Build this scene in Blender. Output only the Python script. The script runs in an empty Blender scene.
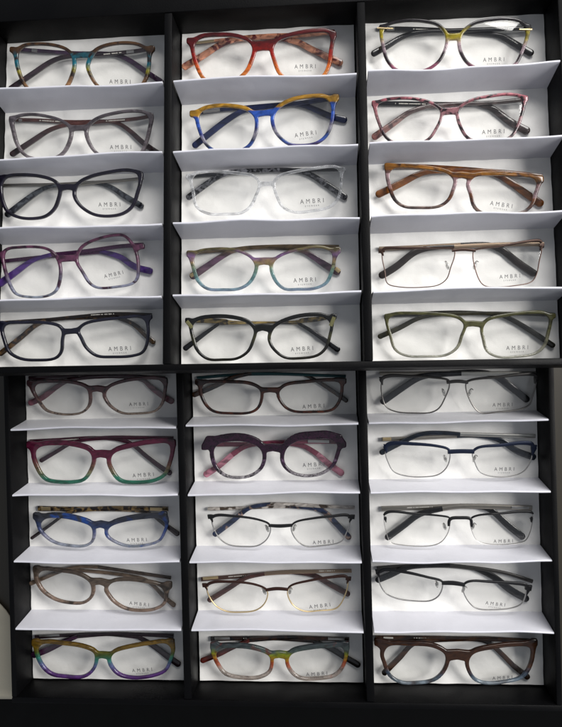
import bpy, bmesh, math, random
import numpy as np
from mathutils import Matrix, Vector
random.seed(7)
S = bpy.context.scene
COL = S.collection
MM = 0.001

# ------------------------------------------------------------------ camera and case frames (solved from the photo)
F, CX, CY = 640.0, 281.0, 352.0
CW, DV, PITCH, RH, WALL = 158.0, 8.8, 62.44, 32.5, 33.0     # column width, divider, row pitch, ridge height, wall height (mm)
TW = 3 * CW + 2 * DV
def rot(v):
    v = np.array(v, float); th = np.linalg.norm(v); k = v / th
    K = np.array([[0, -k[2], k[1]], [k[2], 0, -k[0]], [-k[1], k[0], 0]])
    return np.eye(3) + math.sin(th) * K + (1 - math.cos(th)) * K @ K
D = np.diag([1., -1., -1.])
RA, tA = rot([-0.084, 0.0753, -0.0139]), np.array([-257.81, -290.08, 601.74])
RB, tB = rot([0.0019, 0.0739, -0.0256]), np.array([-253.11, 10.09, 631.69])
CAM = D @ (RB.T @ (-tB))                                    # camera position, mm, in the frame of the lower case
CAMR = D @ RB.T @ D                                         # camera axes (x right, y up, z back)
FR = {'A': (D @ RB.T @ RA @ D, D @ (RB.T @ (tA - tB))), 'B': (np.eye(3), np.zeros(3))}

def ray(case, u, v):
    R, T = FR[case]
    d = CAMR @ np.array([(u - CX) / F, -(v - CY) / F, -1.])
    return R.T @ (CAM - T), R.T @ d
def on_plane(case, u, v, z):
    o, d = ray(case, u, v)
    return o + d * ((z - o[2]) / d[2])
def case_matrix(case):
    R, T = FR[case]
    M = Matrix.Identity(4)
    for i in range(3):
        for j in range(3): M[i][j] = R[i, j]
        M[i][3] = T[i] * MM
    return M

cam = bpy.data.cameras.new('camera'); camo = bpy.data.objects.new('camera', cam); COL.objects.link(camo)
M = Matrix.Identity(4)
for i in range(3):
    for j in range(3): M[i][j] = CAMR[i, j]
    M[i][3] = CAM[i] * MM
camo.matrix_world = M
cam.sensor_fit = 'AUTO'; cam.sensor_width = 36; cam.lens = F / 727 * 36
cam.shift_y = (CY - 363.5) / 727
cam.clip_start = 0.02; cam.clip_end = 50
S.camera = camo

# ------------------------------------------------------------------ helpers
def link(name, me, mat=None, parent=None):
    o = bpy.data.objects.new(name, me); COL.objects.link(o)
    if mat is not None:
        for m in (mat if isinstance(mat, (list, tuple)) else [mat]): me.materials.append(m)
    if parent is not None: o.parent = parent
    return o
def thing(name, label, cat, mw, group=None):
    o = bpy.data.objects.new(name, None); COL.objects.link(o); o.empty_display_size = .02
    o.matrix_world = mw; o['label'] = label; o['category'] = cat
    if group: o['group'] = group
    return o
class MB:
    def __init__(s): s.v = []; s.f = []; s.m = []
    def add(s, vs, fs, mi=0):
        n = len(s.v); s.v += [tuple(x) for x in vs]; s.f += [tuple(i + n for i in f) for f in fs]; s.m += [mi] * len(fs)
    def box(s, x0, x1, y0, y1, z0, z1):
        s.add([(x, y, z) for z in (z0, z1) for y in (y0, y1) for x in (x0, x1)],
              [(0, 2, 3, 1), (4, 5, 7, 6), (0, 1, 5, 4), (2, 6, 7, 3), (0, 4, 6, 2), (1, 3, 7, 5)])
    def mesh(s, name, sharp=40, bevel=0):
        me = bpy.data.meshes.new(name)
        me.from_pydata([(x * MM, y * MM, z * MM) for x, y, z in s.v], [], s.f)
        if any(s.m): me.polygons.foreach_set('material_index', s.m)
        bm = bmesh.new(); bm.from_mesh(me)
        if bevel:
            bmesh.ops.bevel(bm, geom=bm.edges[:], offset=bevel * MM, segments=2, profile=.5, affect='EDGES')
        bmesh.ops.recalc_face_normals(bm, faces=bm.faces[:]); bm.to_mesh(me); bm.free()
        me.shade_smooth(); me.set_sharp_from_angle(angle=math.radians(sharp))
        return me

def smooth_closed(P, n=8):
    P = np.array(P, float); N = len(P); out = []
    for i in range(N):
        p0, p1, p2, p3 = P[i - 1], P[i], P[(i + 1) % N], P[(i + 2) % N]
        a = .5
        t0 = 0; t1 = t0 + np.linalg.norm(p1 - p0) ** a; t2 = t1 + np.linalg.norm(p2 - p1) ** a; t3 = t2 + np.linalg.norm(p3 - p2) ** a
        for k in range(n):
            t = t1 + (t2 - t1) * k / n
            A1 = (t1 - t) / (t1 - t0) * p0 + (t - t0) / (t1 - t0) * p1
            A2 = (t2 - t) / (t2 - t1) * p1 + (t - t1) / (t2 - t1) * p2
            A3 = (t3 - t) / (t3 - t2) * p2 + (t - t2) / (t3 - t2) * p3
            B1 = (t2 - t) / (t2 - t0) * A1 + (t - t0) / (t2 - t0) * A2
            B2 = (t3 - t) / (t3 - t1) * A2 + (t - t1) / (t3 - t1) * A3
            out.append((t2 - t) / (t2 - t1) * B1 + (t - t1) / (t2 - t1) * B2)
    P = np.array(out)
    for _ in range(2): P = .25 * np.roll(P, 1, 0) + .5 * P + .25 * np.roll(P, -1, 0)
    return P
def squarer(P, q):
    P = np.array(P, float); lo, hi = P.min(0), P.max(0); c = (lo + hi) / 2; n = (P - c) / ((hi - lo) / 2)
    f = 1 + q * 2 * np.abs(n[:, 0] * n[:, 1]) / (n[:, 0] ** 2 + n[:, 1] ** 2 + 1e-6)
    return c + (P - c) * f[:, None]
def smooth_open(P, n=7):
    P = np.array(P, float)
    if len(P) == 2: 
        return np.array([P[0] + (P[1] - P[0]) * k / n for k in range(n + 1)])
    Q = np.vstack([2 * P[0] - P[1], P, 2 * P[-1] - P[-2]]); out = []
    for i in range(1, len(Q) - 2):
        p0, p1, p2, p3 = Q[i - 1], Q[i], Q[i + 1], Q[i + 2]
        for k in range(n):
            t = k / n
            out.append(.5 * (2 * p1 + (p2 - p0) * t + (2 * p0 - 5 * p1 + 4 * p2 - p3) * t * t + (3 * p1 - p0 - 3 * p2 + p3) * t ** 3))
    out.append(P[-1]); P = np.array(out)
    for _ in range(4): P[1:-1] = .25 * P[:-2] + .5 * P[1:-1] + .25 * P[2:]
    return P

def sweep(mb, pts, hw, hz, closed=False, rnd=.6, rend=0):
    """rounded bar along a path (n,3) lying about in XY; hw half widths in the plane, hz half thickness in z"""
    if not closed and rend:
        pts = np.array(pts, float); W = np.array(hw, float) if hasattr(hw, '__len__') else np.full(len(pts), float(hw))
        s = np.concatenate([[0], np.cumsum(np.linalg.norm(np.diff(pts, axis=0), axis=1))]); T = s[-1]
        r0, r1 = W[0] * .8, W[-1] * .9
        extra = np.concatenate([r0 * (1 - np.cos(np.linspace(0, 1.5, 7))), T - r1 * (1 - np.cos(np.linspace(0, 1.5, 7)))])
        u = np.unique(np.round(np.concatenate([s, extra[(extra >= 0) & (extra <= T)]]), 4))
        pts = np.stack([np.interp(u, s, pts[:, k]) for k in range(3)], 1); W = np.interp(u, s, W)
        e0 = np.clip(1 - u / max(r0, 1e-6), 0, .985); e1 = np.clip(1 - (T - u) / max(r1, 1e-6), 0, .985)
        k_ = np.sqrt(1 - e1 ** 2) * (np.sqrt(1 - e0 ** 2) if rend > 1 else 1)
        hw = W * k_; hz = np.full(len(u), float(hz)) * (.35 + .65 * k_)
    n = len(pts); ring = []
    prof = [(math.cos(a), math.sin(a)) for a in np.linspace(0, 2 * math.pi, 12, endpoint=False)]
    e = rnd
    prof = [(math.copysign(abs(c) ** e, c), math.copysign(abs(s) ** e, s)) for c, s in prof]
    for i in range(n):
        a = pts[i - 1] if (closed or i > 0) else pts[i]; b = pts[(i + 1) % n] if (closed or i < n - 1) else pts[i]
        t = np.array(b) - np.array(a); t[2] = 0; t /= np.linalg.norm(t) + 1e-9
        nn = np.array([-t[1], t[0], 0.])
        w = hw[i] if hasattr(hw, '__len__') else hw
        h = hz[i] if hasattr(hz, '__len__') else hz
        ring.append([pts[i] + nn * (c * w) + np.array([0, 0, s * h]) for c, s in prof])
    k = len(prof); vs = [p for r in ring for p in r]; fs = []
    for i in range(n if closed else n - 1):
        j = (i + 1) % n
        for q in range(k): fs.append((i * k + q, i * k + (q + 1) % k, j * k + (q + 1) % k, j * k + q))
    if not closed:
        fs.append(tuple(range(k))[::-1]); fs.append(tuple((n - 1) * k + q for q in range(k)))
    mb.add(vs, fs)

# ------------------------------------------------------------------ materials
def new_mat(name):
    m = bpy.data.materials.new(name); m.use_nodes = True
    nt = m.node_tree; return m, nt, nt.nodes['Principled BSDF']
def N(nt, t, **kw):
    n = nt.nodes.new(t)
    for k, v in kw.items(): setattr(n, k, v)
    return n
def solid(name, c, rough=.3, metal=0, spec=.3, coat=0):
    m, nt, b = new_mat(name)
    b.inputs['Base Color'].default_value = (*c, 1); b.inputs['Roughness'].default_value = rough
    b.inputs['Metallic'].default_value = metal; b.inputs['Specular IOR Level'].default_value = spec; b.inputs['Coat Weight'].default_value = coat
    tc = N(nt, 'ShaderNodeTexCoord'); nz = N(nt, 'ShaderNodeTexNoise'); nz.inputs['Scale'].default_value = 300; nz.inputs['Detail'].default_value = 3
    nt.links.new(tc.outputs['Object'], nz.inputs['Vector'])
    mr = N(nt, 'ShaderNodeMapRange'); mr.inputs[3].default_value = max(.02, rough - .07); mr.inputs[4].default_value = rough + .1
    nt.links.new(nz.outputs['Fac'], mr.inputs[0]); nt.links.new(mr.outputs[0], b.inputs['Roughness'])
    return m
def deep(c):
    g = .3 * c[0] + .55 * c[1] + .15 * c[2]; k = .42 + .45 * g
    return tuple(max(.002, k * (g + (x - g) * 1.14)) for x in c)
def acetate(name, stops, y0, y1, tort=None, warp=.06, rough=.11, streak=0, metal=0, xsplit=None):
    """colour bands through the height of the plastic; stops: (pos, rgb, opacity); tort: (scale, rgb, threshold, softness, opacity)"""
    m, nt, b = new_mat(name); L = nt.links
    tc = N(nt, 'ShaderNodeTexCoord'); sp = N(nt, 'ShaderNodeSeparateXYZ'); L.new(tc.outputs['Object'], sp.inputs[0])
    mr = N(nt, 'ShaderNodeMapRange'); mr.inputs[1].default_value = y0 * MM; mr.inputs[2].default_value = y1 * MM
    L.new(sp.outputs['Y'], mr.inputs[0])
    nz = N(nt, 'ShaderNodeTexNoise'); nz.inputs['Scale'].default_value = 110; nz.inputs['Detail'].default_value = 2
    mp = N(nt, 'ShaderNodeMapping'); L.new(tc.outputs['Object'], mp.inputs[0])
    if streak: mp.inputs['Scale'].default_value = (.25, streak, 1)
    L.new(mp.outputs[0], nz.inputs['Vector'])
    ma = N(nt, 'ShaderNodeMath', operation='MULTIPLY_ADD'); ma.inputs[1].default_value = warp * 2
    su = N(nt, 'ShaderNodeMath', operation='SUBTRACT'); su.inputs[1].default_value = .5
    L.new(nz.outputs['Fac'], su.inputs[0]); L.new(su.outputs[0], ma.inputs[0]); L.new(mr.outputs[0], ma.inputs[2])
    stops = [(p_, deep(c_), a_ ** 1.6 if a_ < .9 else a_) for p_, c_, a_ in stops]
    cr = N(nt, 'ShaderNodeValToRGB'); ar = N(nt, 'ShaderNodeValToRGB')
    for ramp, f in ((cr, lambda s: (*s[1], 1)), (ar, lambda s: (s[2],) * 3 + (1,))):
        els = ramp.color_ramp.elements
        while len(els) < len(stops): els.new(1)
        for e, s in zip(els, sorted(stops)): e.position = s[0]
        for e, s in zip(els, sorted(stops)): e.color = f(s)
        if len(stops) < 2: els[1].position = 1; els[1].color = els[0].color
        L.new(ma.outputs[0], ramp.inputs[0])
    col, alp = cr.outputs[0], ar.outputs[0]
    if tort:
        sc, c2, th, so, op = tort; c2 = deep(c2)
        n2 = N(nt, 'ShaderNodeTexNoise'); n2.inputs['Scale'].default_value = sc; n2.inputs['Detail'].default_value = 2.5; n2.inputs['Distortion'].default_value = .6
        L.new(tc.outputs['Object'], n2.inputs['Vector'])
        m2 = N(nt, 'ShaderNodeMapRange'); m2.inputs[1].default_value = th - so; m2.inputs[2].default_value = th + so
        L.new(n2.outputs['Fac'], m2.inputs[0])
        mx = N(nt, 'ShaderNodeMix', data_type='RGBA'); L.new(m2.outputs[0], mx.inputs[0]); L.new(col, mx.inputs[6]); mx.inputs[7].default_value = (*c2, 1)
        col = mx.outputs[2]
        mm = N(nt, 'ShaderNodeMix', data_type='FLOAT'); L.new(m2.outputs[0], mm.inputs[0]); L.new(alp, mm.inputs[2]); mm.inputs[3].default_value = op
        alp = mm.outputs[0]
    # marbling of the sheet plastic
    nm = N(nt, 'ShaderNodeTexNoise'); nm.inputs['Scale'].default_value = 95; nm.inputs['Detail'].default_value = 4; nm.inputs['Distortion'].default_value = 1.4
    mq = N(nt, 'ShaderNodeMapping'); mq.inputs['Scale'].default_value = (.8, 1.6, 1); L.new(tc.outputs['Object'], mq.inputs[0]); L.new(mq.outputs[0], nm.inputs['Vector'])
    mg = N(nt, 'ShaderNodeMapRange'); mg.inputs[1].default_value = .32; mg.inputs[2].default_value = .68; mg.inputs[3].default_value = .45; mg.inputs[4].default_value = 1.5; L.new(nm.outputs['Fac'], mg.inputs[0])
    vm = N(nt, 'ShaderNodeVectorMath', operation='SCALE'); L.new(col, vm.inputs[0]); L.new(mg.outputs[0], vm.inputs['Scale']); col = vm.outputs[0]
    # seen through, the plastic tints what lies behind it; the rest of it is pigment, and a gloss coat covers both
    out = nt.nodes['Material Output']
    fw = N(nt, 'ShaderNodeLayerWeight'); fw.inputs['Blend'].default_value = .5
    iv = N(nt, 'ShaderNodeMath', operation='SUBTRACT'); iv.inputs[0].default_value = 1; L.new(alp, iv.inputs[1])
    em = N(nt, 'ShaderNodeMath', operation='MULTIPLY'); L.new(iv.outputs[0], em.inputs[0]); L.new(fw.outputs['Facing'], em.inputs[1])
    ea = N(nt, 'ShaderNodeMath', operation='MULTIPLY_ADD'); ea.inputs[1].default_value = .55; L.new(em.outputs[0], ea.inputs[0]); L.new(alp, ea.inputs[2])
    gm = N(nt, 'ShaderNodeGamma'); gm.inputs[1].default_value = .42; L.new(col, gm.inputs[0])
    tr = N(nt, 'ShaderNodeBsdfTransparent'); L.new(gm.outputs[0], tr.inputs[0])
    L.new(col, b.inputs['Base Color']); b.inputs['Roughness'].default_value = .35; b.inputs['Specular IOR Level'].default_value = .1
    b.inputs['Metallic'].default_value = metal
    m1 = N(nt, 'ShaderNodeMixShader'); L.new(ea.outputs[0], m1.inputs[0]); L.new(tr.outputs[0], m1.inputs[1]); L.new(b.outputs[0], m1.inputs[2])
    gl = N(nt, 'ShaderNodeBsdfGlossy'); gl.inputs['Roughness'].default_value = rough
    pw = N(nt, 'ShaderNodeMath', operation='POWER'); pw.inputs[1].default_value = 5; L.new(fw.outputs['Facing'], pw.inputs[0])
    fr = N(nt, 'ShaderNodeMath', operation='MULTIPLY_ADD'); fr.inputs[1].default_value = .8; fr.inputs[2].default_value = .045; L.new(pw.outputs[0], fr.inputs[0])
    m2 = N(nt, 'ShaderNodeMixShader'); L.new(fr.outputs[0], m2.inputs[0]); L.new(m1.outputs[0], m2.inputs[1]); L.new(gl.outputs[0], m2.inputs[2])
    L.new(m2.outputs[0], out.inputs['Surface'])
    return m

def lens_material():
    m = bpy.data.materials.new('demo_lens'); m.use_nodes = True; nt = m.node_tree; L = nt.links
    nt.nodes.remove(nt.nodes['Principled BSDF']); out = nt.nodes['Material Output']
    tr = N(nt, 'ShaderNodeBsdfTransparent'); tr.inputs[0].default_value = (.962, .962, .958, 1)
    gl = N(nt, 'ShaderNodeBsdfGlossy'); gl.inputs['Roughness'].default_value = .03
    fw = N(nt, 'ShaderNodeLayerWeight'); fw.inputs['Blend'].default_value = .5
    pw = N(nt, 'ShaderNodeMath', operation='POWER'); pw.inputs[1].default_value = 5; L.new(fw.outputs['Facing'], pw.inputs[0])
    fr = N(nt, 'ShaderNodeMath', operation='MULTIPLY_ADD'); fr.inputs[1].default_value = .9; fr.inputs[2].default_value = .032; L.new(pw.outputs[0], fr.inputs[0])
    mx = N(nt, 'ShaderNodeMixShader'); L.new(fr.outputs[0], mx.inputs[0]); L.new(tr.outputs[0], mx.inputs[1]); L.new(gl.outputs[0], mx.inputs[2])
    L.new(mx.outputs[0], out.inputs['Surface']); return m
def fabric(name, c, sheen, rough, wr, scale):
    m, nt, b = new_mat(name); L = nt.links
    tc = N(nt, 'ShaderNodeTexCoord')
    nz = N(nt, 'ShaderNodeTexNoise'); nz.inputs['Scale'].default_value = scale; nz.inputs['Detail'].default_value = 3; nz.inputs['Roughness'].default_value = .45
    L.new(tc.outputs['Object'], nz.inputs['Vector'])
    wv = N(nt, 'ShaderNodeTexNoise'); wv.inputs['Scale'].default_value = 1500; wv.inputs['Detail'].default_value = 2; L.new(tc.outputs['Object'], wv.inputs['Vector'])
    ad = N(nt, 'ShaderNodeMath', operation='MULTIPLY_ADD'); ad.inputs[1].default_value = .06; L.new(wv.outputs['Fac'], ad.inputs[0]); L.new(nz.outputs['Fac'], ad.inputs[2])
    bp = N(nt, 'ShaderNodeBump'); bp.inputs['Strength'].default_value = wr; bp.inputs['Distance'].default_value = .004; L.new(ad.outputs[0], bp.inputs['Height']); L.new(bp.outputs[0], b.inputs['Normal'])
    mr = N(nt, 'ShaderNodeMix', data_type='RGBA'); L.new(wv.outputs['Fac'], mr.inputs[0]); mr.inputs[6].default_value = (c[0] * .95, c[1] * .95, c[2] * .95, 1); mr.inputs[7].default_value = (*c, 1)
    L.new(mr.outputs[2], b.inputs['Base Color'])
    b.inputs['Roughness'].default_value = rough; b.inputs['Sheen Weight'].default_value = sheen; b.inputs['Specular IOR Level'].default_value = .35
    return m
def leatherette(name, c, rough, sc=900, bump=.25):
    m, nt, b = new_mat(name); L = nt.links
    tc = N(nt, 'ShaderNodeTexCoord'); vz = N(nt, 'ShaderNodeTexNoise'); vz.inputs['Scale'].default_value = sc; vz.inputs['Detail'].default_value = 4
    L.new(tc.outputs['Object'], vz.inputs['Vector'])
    bp = N(nt, 'ShaderNodeBump'); bp.inputs['Strength'].default_value = bump; bp.inputs['Distance'].default_value = .0006; L.new(vz.outputs['Fac'], bp.inputs['Height']); L.new(bp.outputs[0], b.inputs['Normal'])
    n2 = N(nt, 'ShaderNodeTexNoise'); n2.inputs['Scale'].default_value = 25; n2.inputs['Detail'].default_value = 6; L.new(tc.outputs['Object'], n2.inputs['Vector'])
    mr = N(nt, 'ShaderNodeMapRange'); mr.inputs[1].default_value = .3; mr.inputs[2].default_value = .7; mr.inputs[3].default_value = rough - .1; mr.inputs[4].default_value = rough + .12
    L.new(n2.outputs['Fac'], mr.inputs[0]); L.new(mr.outputs[0], b.inputs['Roughness'])
    b.inputs['Base Color'].default_value = (*c, 1); b.inputs['Specular IOR Level'].default_value = .10
    return m

M_LENS = lens_material()
M_PRINT = solid('lens_ink', (.045, .045, .05), .6)
M_PALE = solid('pale_ink', (.55, .53, .48), .5)
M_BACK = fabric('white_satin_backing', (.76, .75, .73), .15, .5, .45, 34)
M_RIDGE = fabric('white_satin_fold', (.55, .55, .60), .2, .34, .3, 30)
M_CASE = leatherette('black_leatherette', (.0012, .0012, .0015), .5)
M_SILVER = solid('silver_metal', (.40, .39, .38), .34, .9)
M_GOLD = solid('gold_metal', (.62, .48, .27), .34, .85)
M_PAD = acetate('pad_silicone', [(0, (.75, .75, .73), .35), (1, (.75, .75, .73), .35)], -40, 10)

# ------------------------------------------------------------------ display cases
def fabric_insert(case, col, parent, seed):
    rng = np.random.RandomState(seed)
    x0 = col * (CW + DV); nx = 56
    # profile along Y (down the case, 0..5*PITCH) with four tall folds
    prof = []
    w_lo, w_hi = (5.6, 2.2)
    def seg(y, z, mi): prof.append((y, z, mi))
    last = 5 * PITCH
    up, dn = (2.4, 5.6) if case == 'A' else (5.6, 2.4)
    y = 0.
    for r in range(1, 5):
        c = r * PITCH; st = (r - 1) * PITCH + (0 if r == 1 else dn)
        for k in range(14): seg(st + (c - up - st) * k / 14, 0, 0)
        for k in range(9):
            t = k / 9; seg(c - up * (1 - t) - .9 * t, RH * t - (.7 if k else 0) * math.sin(math.pi * t), 1)
        for a in np.linspace(math.pi, 0, 6): seg(c + .9 * math.cos(a), RH - .9 + .9 * math.sin(a), 1)
        for k in range(1, 10):
            t = 1 - k / 9; seg(c + dn * (1 - t) + .9 * t, RH * t - .7 * math.sin(math.pi * t), 1)
        prof[-1] = (prof[-1][0], prof[-1][1], 0)
    st = 4 * PITCH + dn
    for k in range(1, 16): seg(st + (last - st) * k / 15, 0, 0)
    ph = rng.uniform(0, 6.28, (5, 6)); am = rng.uniform(.2, 1., (5, 3))
    mb = MB(); vs = []
    for i in range(nx + 1):
        t = i / nx; x = x0 + .4 + (CW - .8) * t
        for (y, z, mi) in prof:
            r = min(4, max(0, int(round(y / PITCH)) - 1 if z > 0 else 0))
            f = z / RH
            wob = (1.3 * am[r, 0] * math.sin(t * 5.2 + ph[r, 0]) + .6 * am[r, 1] * math.sin(t * 13 + ph[r, 1])) * f
            dz = (.8 * am[r, 2] * math.sin(t * 6.3 + ph[r, 2])) * f
            # puckered cloth where folds meet the backing
            b = .45 * math.sin(x * .21 + y * .05 + ph[0, 3]) * math.sin(y * .33 + ph[1, 3]) + .25 * math.sin(x * .09 - y * .12 + ph[2, 3])
            vs.append((x, -(y + wob), z + dz + (b if z < 1 else .3 * b)))
    m = len(prof); fs = []; mi = []
    mb.v = vs
    for i in range(nx):
        for j in range(m - 1):
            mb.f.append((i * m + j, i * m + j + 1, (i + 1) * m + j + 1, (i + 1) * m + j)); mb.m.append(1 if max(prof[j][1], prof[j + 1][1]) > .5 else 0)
    # side skirts close the fold ends
    for i in (0, nx):
        base = len(mb.v)
        mb.v += [(vs[i * m + j][0], vs[i * m + j][1], -1.5) for j in range(m)]
        for j in range(m - 1):
            mb.f.append((i * m + j, i * m + j + 1, base + j + 1, base + j)); mb.m.append(1)
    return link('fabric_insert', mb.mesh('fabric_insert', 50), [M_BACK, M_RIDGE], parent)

def make_case(case, label):
    e = thing('display_case', label, 'display case', case_matrix(case), 'black eyewear display cases')
    bot = 306.8 if case == 'A' else 5 * PITCH + 1
    wt, top_w = 5.0, (26.0 if case == 'A' else 5.0)
    wb = 5.6 if case == 'A' else 5.5
    dep = -9.0
    mb = MB(); mb.box(-wt, TW + wt, -bot - wb, top_w, dep, -2.2); link('base_panel', mb.mesh('base_panel', bevel=.5), M_CASE, e)
    for nm, bx in (('side_wall', (-wt, 0, -bot, 0)), ('side_wall', (TW, TW + wt, -bot, 0)),
                   ('end_wall', (-wt, TW + wt, 0, top_w)), ('end_wall', (-wt, TW + wt, -bot - wb, -bot))):
        mb = MB(); mb.box(bx[0] + .02, bx[1] - .02, bx[2] + .02, bx[3] - .02, -2.2, WALL); link(nm, mb.mesh(nm, bevel=.9), M_CASE, e)
    for c in (1, 2):
        x = c * CW + (c - 1) * DV
        mb = MB(); mb.box(x + .9, x + DV - .9, -bot + .05, -.05, -2.2, WALL - .6); link('divider', mb.mesh('divider', bevel=.9), M_CASE, e)
    for c in range(3): fabric_insert(case, c, e, 11 * c + (3 if case == 'A' else 40))
    return e
caseA = make_case('A', 'upper black display case of fifteen eyeglasses, its lower edge lying on the other case')
caseB = make_case('B', 'lower black display case of fifteen eyeglasses, partly under the edge of the other case')

# ------------------------------------------------------------------ eyeglasses
WRAP = 0.00075
TILT = math.radians(9)
class Frame:
    def __init__(s, case, uvc, uvl, uvr, gz=18.):
        s.case = case
        p = on_plane(case, *uvc, gz); a = on_plane(case, *uvl, gz); b = on_plane(case, *uvr, gz)
        x = b - a; x[2] = 0; x /= np.linalg.norm(x); yh = np.array([-x[1], x[0], 0]); zh = np.array([0, 0, 1.])
        y = math.cos(TILT) * yh + math.sin(TILT) * zh; z = np.cross(x, y)
        s.o = p; s.R = np.stack([x, y, z], 1)
    def loc(s, u, v, dz=0.):
        """pixel -> local point on the curved front"""
        o, d = ray(s.case, u, v); o = s.R.T @ (o - s.o); d = s.R.T @ d; z = 0.
        for _ in range(5):
            q = o + d * ((z - o[2]) / d[2]); z = -WRAP * q[0] ** 2 + dz
        return np.array([q[0], q[1], z])
    def flat(s, u, v, zc):
        """pixel -> local point at height zc over the backing"""
        return s.R.T @ (on_plane(s.case, u, v, zc) - s.o)
    def matrix(s):
        m = Matrix.Identity(4)
        for i in range(3):
            for j in range(3): m[i][j] = s.R[i, j]
            m[i][3] = s.o[i] * MM
        return case_matrix(s.case) @ m

def seg_sdf(P, Q):
    """signed distance of grid points P (n,2) to closed polygon Q; also unit normal's y at nearest point"""
    n = len(P); best = np.full(n, 1e9); ny = np.zeros(n); nx_ = np.zeros(n); inside = np.zeros(n, bool)
    for i in range(len(Q)):
        a, b = Q[i], Q[(i + 1) % len(Q)]
        ab = b - a; t = np.clip(((P - a) @ ab) / (ab @ ab + 1e-12), 0, 1)
        d = P - (a + t[:, None] * ab); dd = np.hypot(d[:, 0], d[:, 1])
        m = dd < best; best = np.where(m, dd, best)
        c = ((a[1] > P[:, 1]) != (b[1] > P[:, 1])) & (P[:, 0] < (b[0] - a[0]) * (P[:, 1] - a[1]) / (b[1] - a[1] + 1e-12) + a[0])
        inside ^= c
        ny = np.where(m, d[:, 1] / (dd + 1e-9), ny); nx_ = np.where(m, d[:, 0] / (dd + 1e-9), nx_)
    sg = np.where(inside, -1, 1)
    return best * sg, nx_ * sg, ny * sg
def caps(P, pts, pw=2):
    best = np.full(len(P), 1e9)
    for (x0, y0, r0), (x1, y1, r1) in zip(pts[:-1], pts[1:]):
        a = np.array([x0, y0]); ab = np.array([x1 - x0, y1 - y0])
        t = np.clip(((P - a) @ ab) / (ab @ ab + 1e-9), 0, 1)
        d = P - (a + t[:, None] * ab); best = np.minimum(best, (np.abs(d[:, 0]) ** pw + np.abs(d[:, 1]) ** pw) ** (1 / pw) - (r0 + (r1 - r0) * t))
    return best
def smin(a, b, k):
    h = np.clip(.5 + .5 * (b - a) / k, 0, 1); return b + (a - b) * h - k * h * (1 - h)
def contour(Fv, xs, ys):
    """largest zero loop of a grid field (marching squares)"""
    H, W = Fv.shape; nxt = {}
    def ip(i0, j0, i1, j1):
        a, b = Fv[i0, j0], Fv[i1, j1]; t = a / (a - b)
        return (xs[j0] + (xs[j1] - xs[j0]) * t, ys[i0] + (ys[i1] - ys[i0]) * t)
    neg = Fv < 0
    code = neg[:-1, :-1] * 1 + neg[:-1, 1:] * 2 + neg[1:, 1:] * 4 + neg[1:, :-1] * 8
    T = {1: [(3, 0)], 2: [(0, 1)], 3: [(3, 1)], 4: [(1, 2)], 5: [(3, 2), (1, 0)], 6: [(0, 2)], 7: [(3, 2)], 8: [(2, 3)], 9: [(2, 0)], 10: [(0, 3), (2, 1)], 11: [(2, 1)], 12: [(1, 3)], 13: [(1, 0)], 14: [(0, 3)]}
    pos = {}
    for i, j in zip(*np.nonzero((code > 0) & (code < 15))):
        E = {0: ('h', i, j), 1: ('v', i, j + 1), 2: ('h', i + 1, j), 3: ('v', i, j)}
        for a, b in T[int(code[i, j])]:
            nxt[E[a]] = E[b]
            for k in (E[a], E[b]):
                if k not in pos: pos[k] = ip(k[1], k[2], k[1], k[2] + 1) if k[0] == 'h' else ip(k[1], k[2], k[1] + 1, k[2])
    loops = []; left = set(nxt)
    while left:
        s = k = next(iter(left)); lp = []
        while k in left:
            left.discard(k); lp.append(pos[k]); k = nxt.get(k)
            if k is None: break
        loops.append(lp)
    lp = np.array(max(loops, key=len))
    for _ in range(3): lp = .25 * np.roll(lp, 1, 0) + .5 * lp + .25 * np.roll(lp, -1, 0)
    return lp[::3]

def fill_mesh(name, loops, th, bev=.95):
    """flat plate with holes in mm, rounded edges, front face at z=0 and back at -th"""
    cu = bpy.data.curves.new(name, 'CURVE'); cu.dimensions = '2D'; cu.fill_mode = 'BOTH'
    for lp in loops:
        sp = cu.splines.new('POLY'); sp.points.add(len(lp) - 1)
        for p, q in zip(sp.points, lp): p.co = (q[0], q[1], 0, 1)
        sp.use_cyclic_u = True
    cu.extrude = max(th / 2 - bev, .01); cu.bevel_depth = bev; cu.bevel_resolution = 3; cu.offset = -bev
    ob = bpy.data.objects.new(name, cu)
    me = bpy.data.meshes.new_from_object(ob); bpy.data.objects.remove(ob); bpy.data.curves.remove(cu)
    bm = bmesh.new(); bm.from_mesh(me)
    for v in bm.verts: v.co.z += -th / 2 - WRAP * v.co.x ** 2
    bmesh.ops.remove_doubles(bm, verts=bm.verts[:], dist=.002)
    bmesh.ops.scale(bm, vec=(MM, MM, MM), verts=bm.verts[:])
    bmesh.ops.recalc_face_normals(bm, faces=bm.faces[:]); bm.to_mesh(me); bm.free()
    me.shade_smooth(); me.set_sharp_from_angle(angle=math.radians(32))
    me.materials.clear(); return me

def text_mesh(txt, width, spacing):
    cu = bpy.data.curves.new('t', 'FONT'); cu.body = txt; cu.size = 10; cu.space_character = spacing; cu.align_x = 'CENTER'; cu.align_y = 'CENTER'; cu.fill_mode = 'FRONT'
    ob = bpy.data.objects.new('t', cu); me = bpy.data.meshes.new_from_object(ob); bpy.data.objects.remove(ob); bpy.data.curves.remove(cu)
    co = np.empty(len(me.vertices) * 3); me.vertices.foreach_get('co', co); co = co.reshape(-1, 3)
    mid = (co.max(0) + co.min(0)) / 2; k = width / (co[:, 0].max() - co[:, 0].min())
    V = (co - mid) * k; Fc = [tuple(p.vertices) for p in me.polygons]; bpy.data.meshes.remove(me)
    return V, Fc
T1 = text_mesh('AMBRI', 1., 1.75); T2 = text_mesh('EYEWEAR', 1., 1.7)

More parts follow.
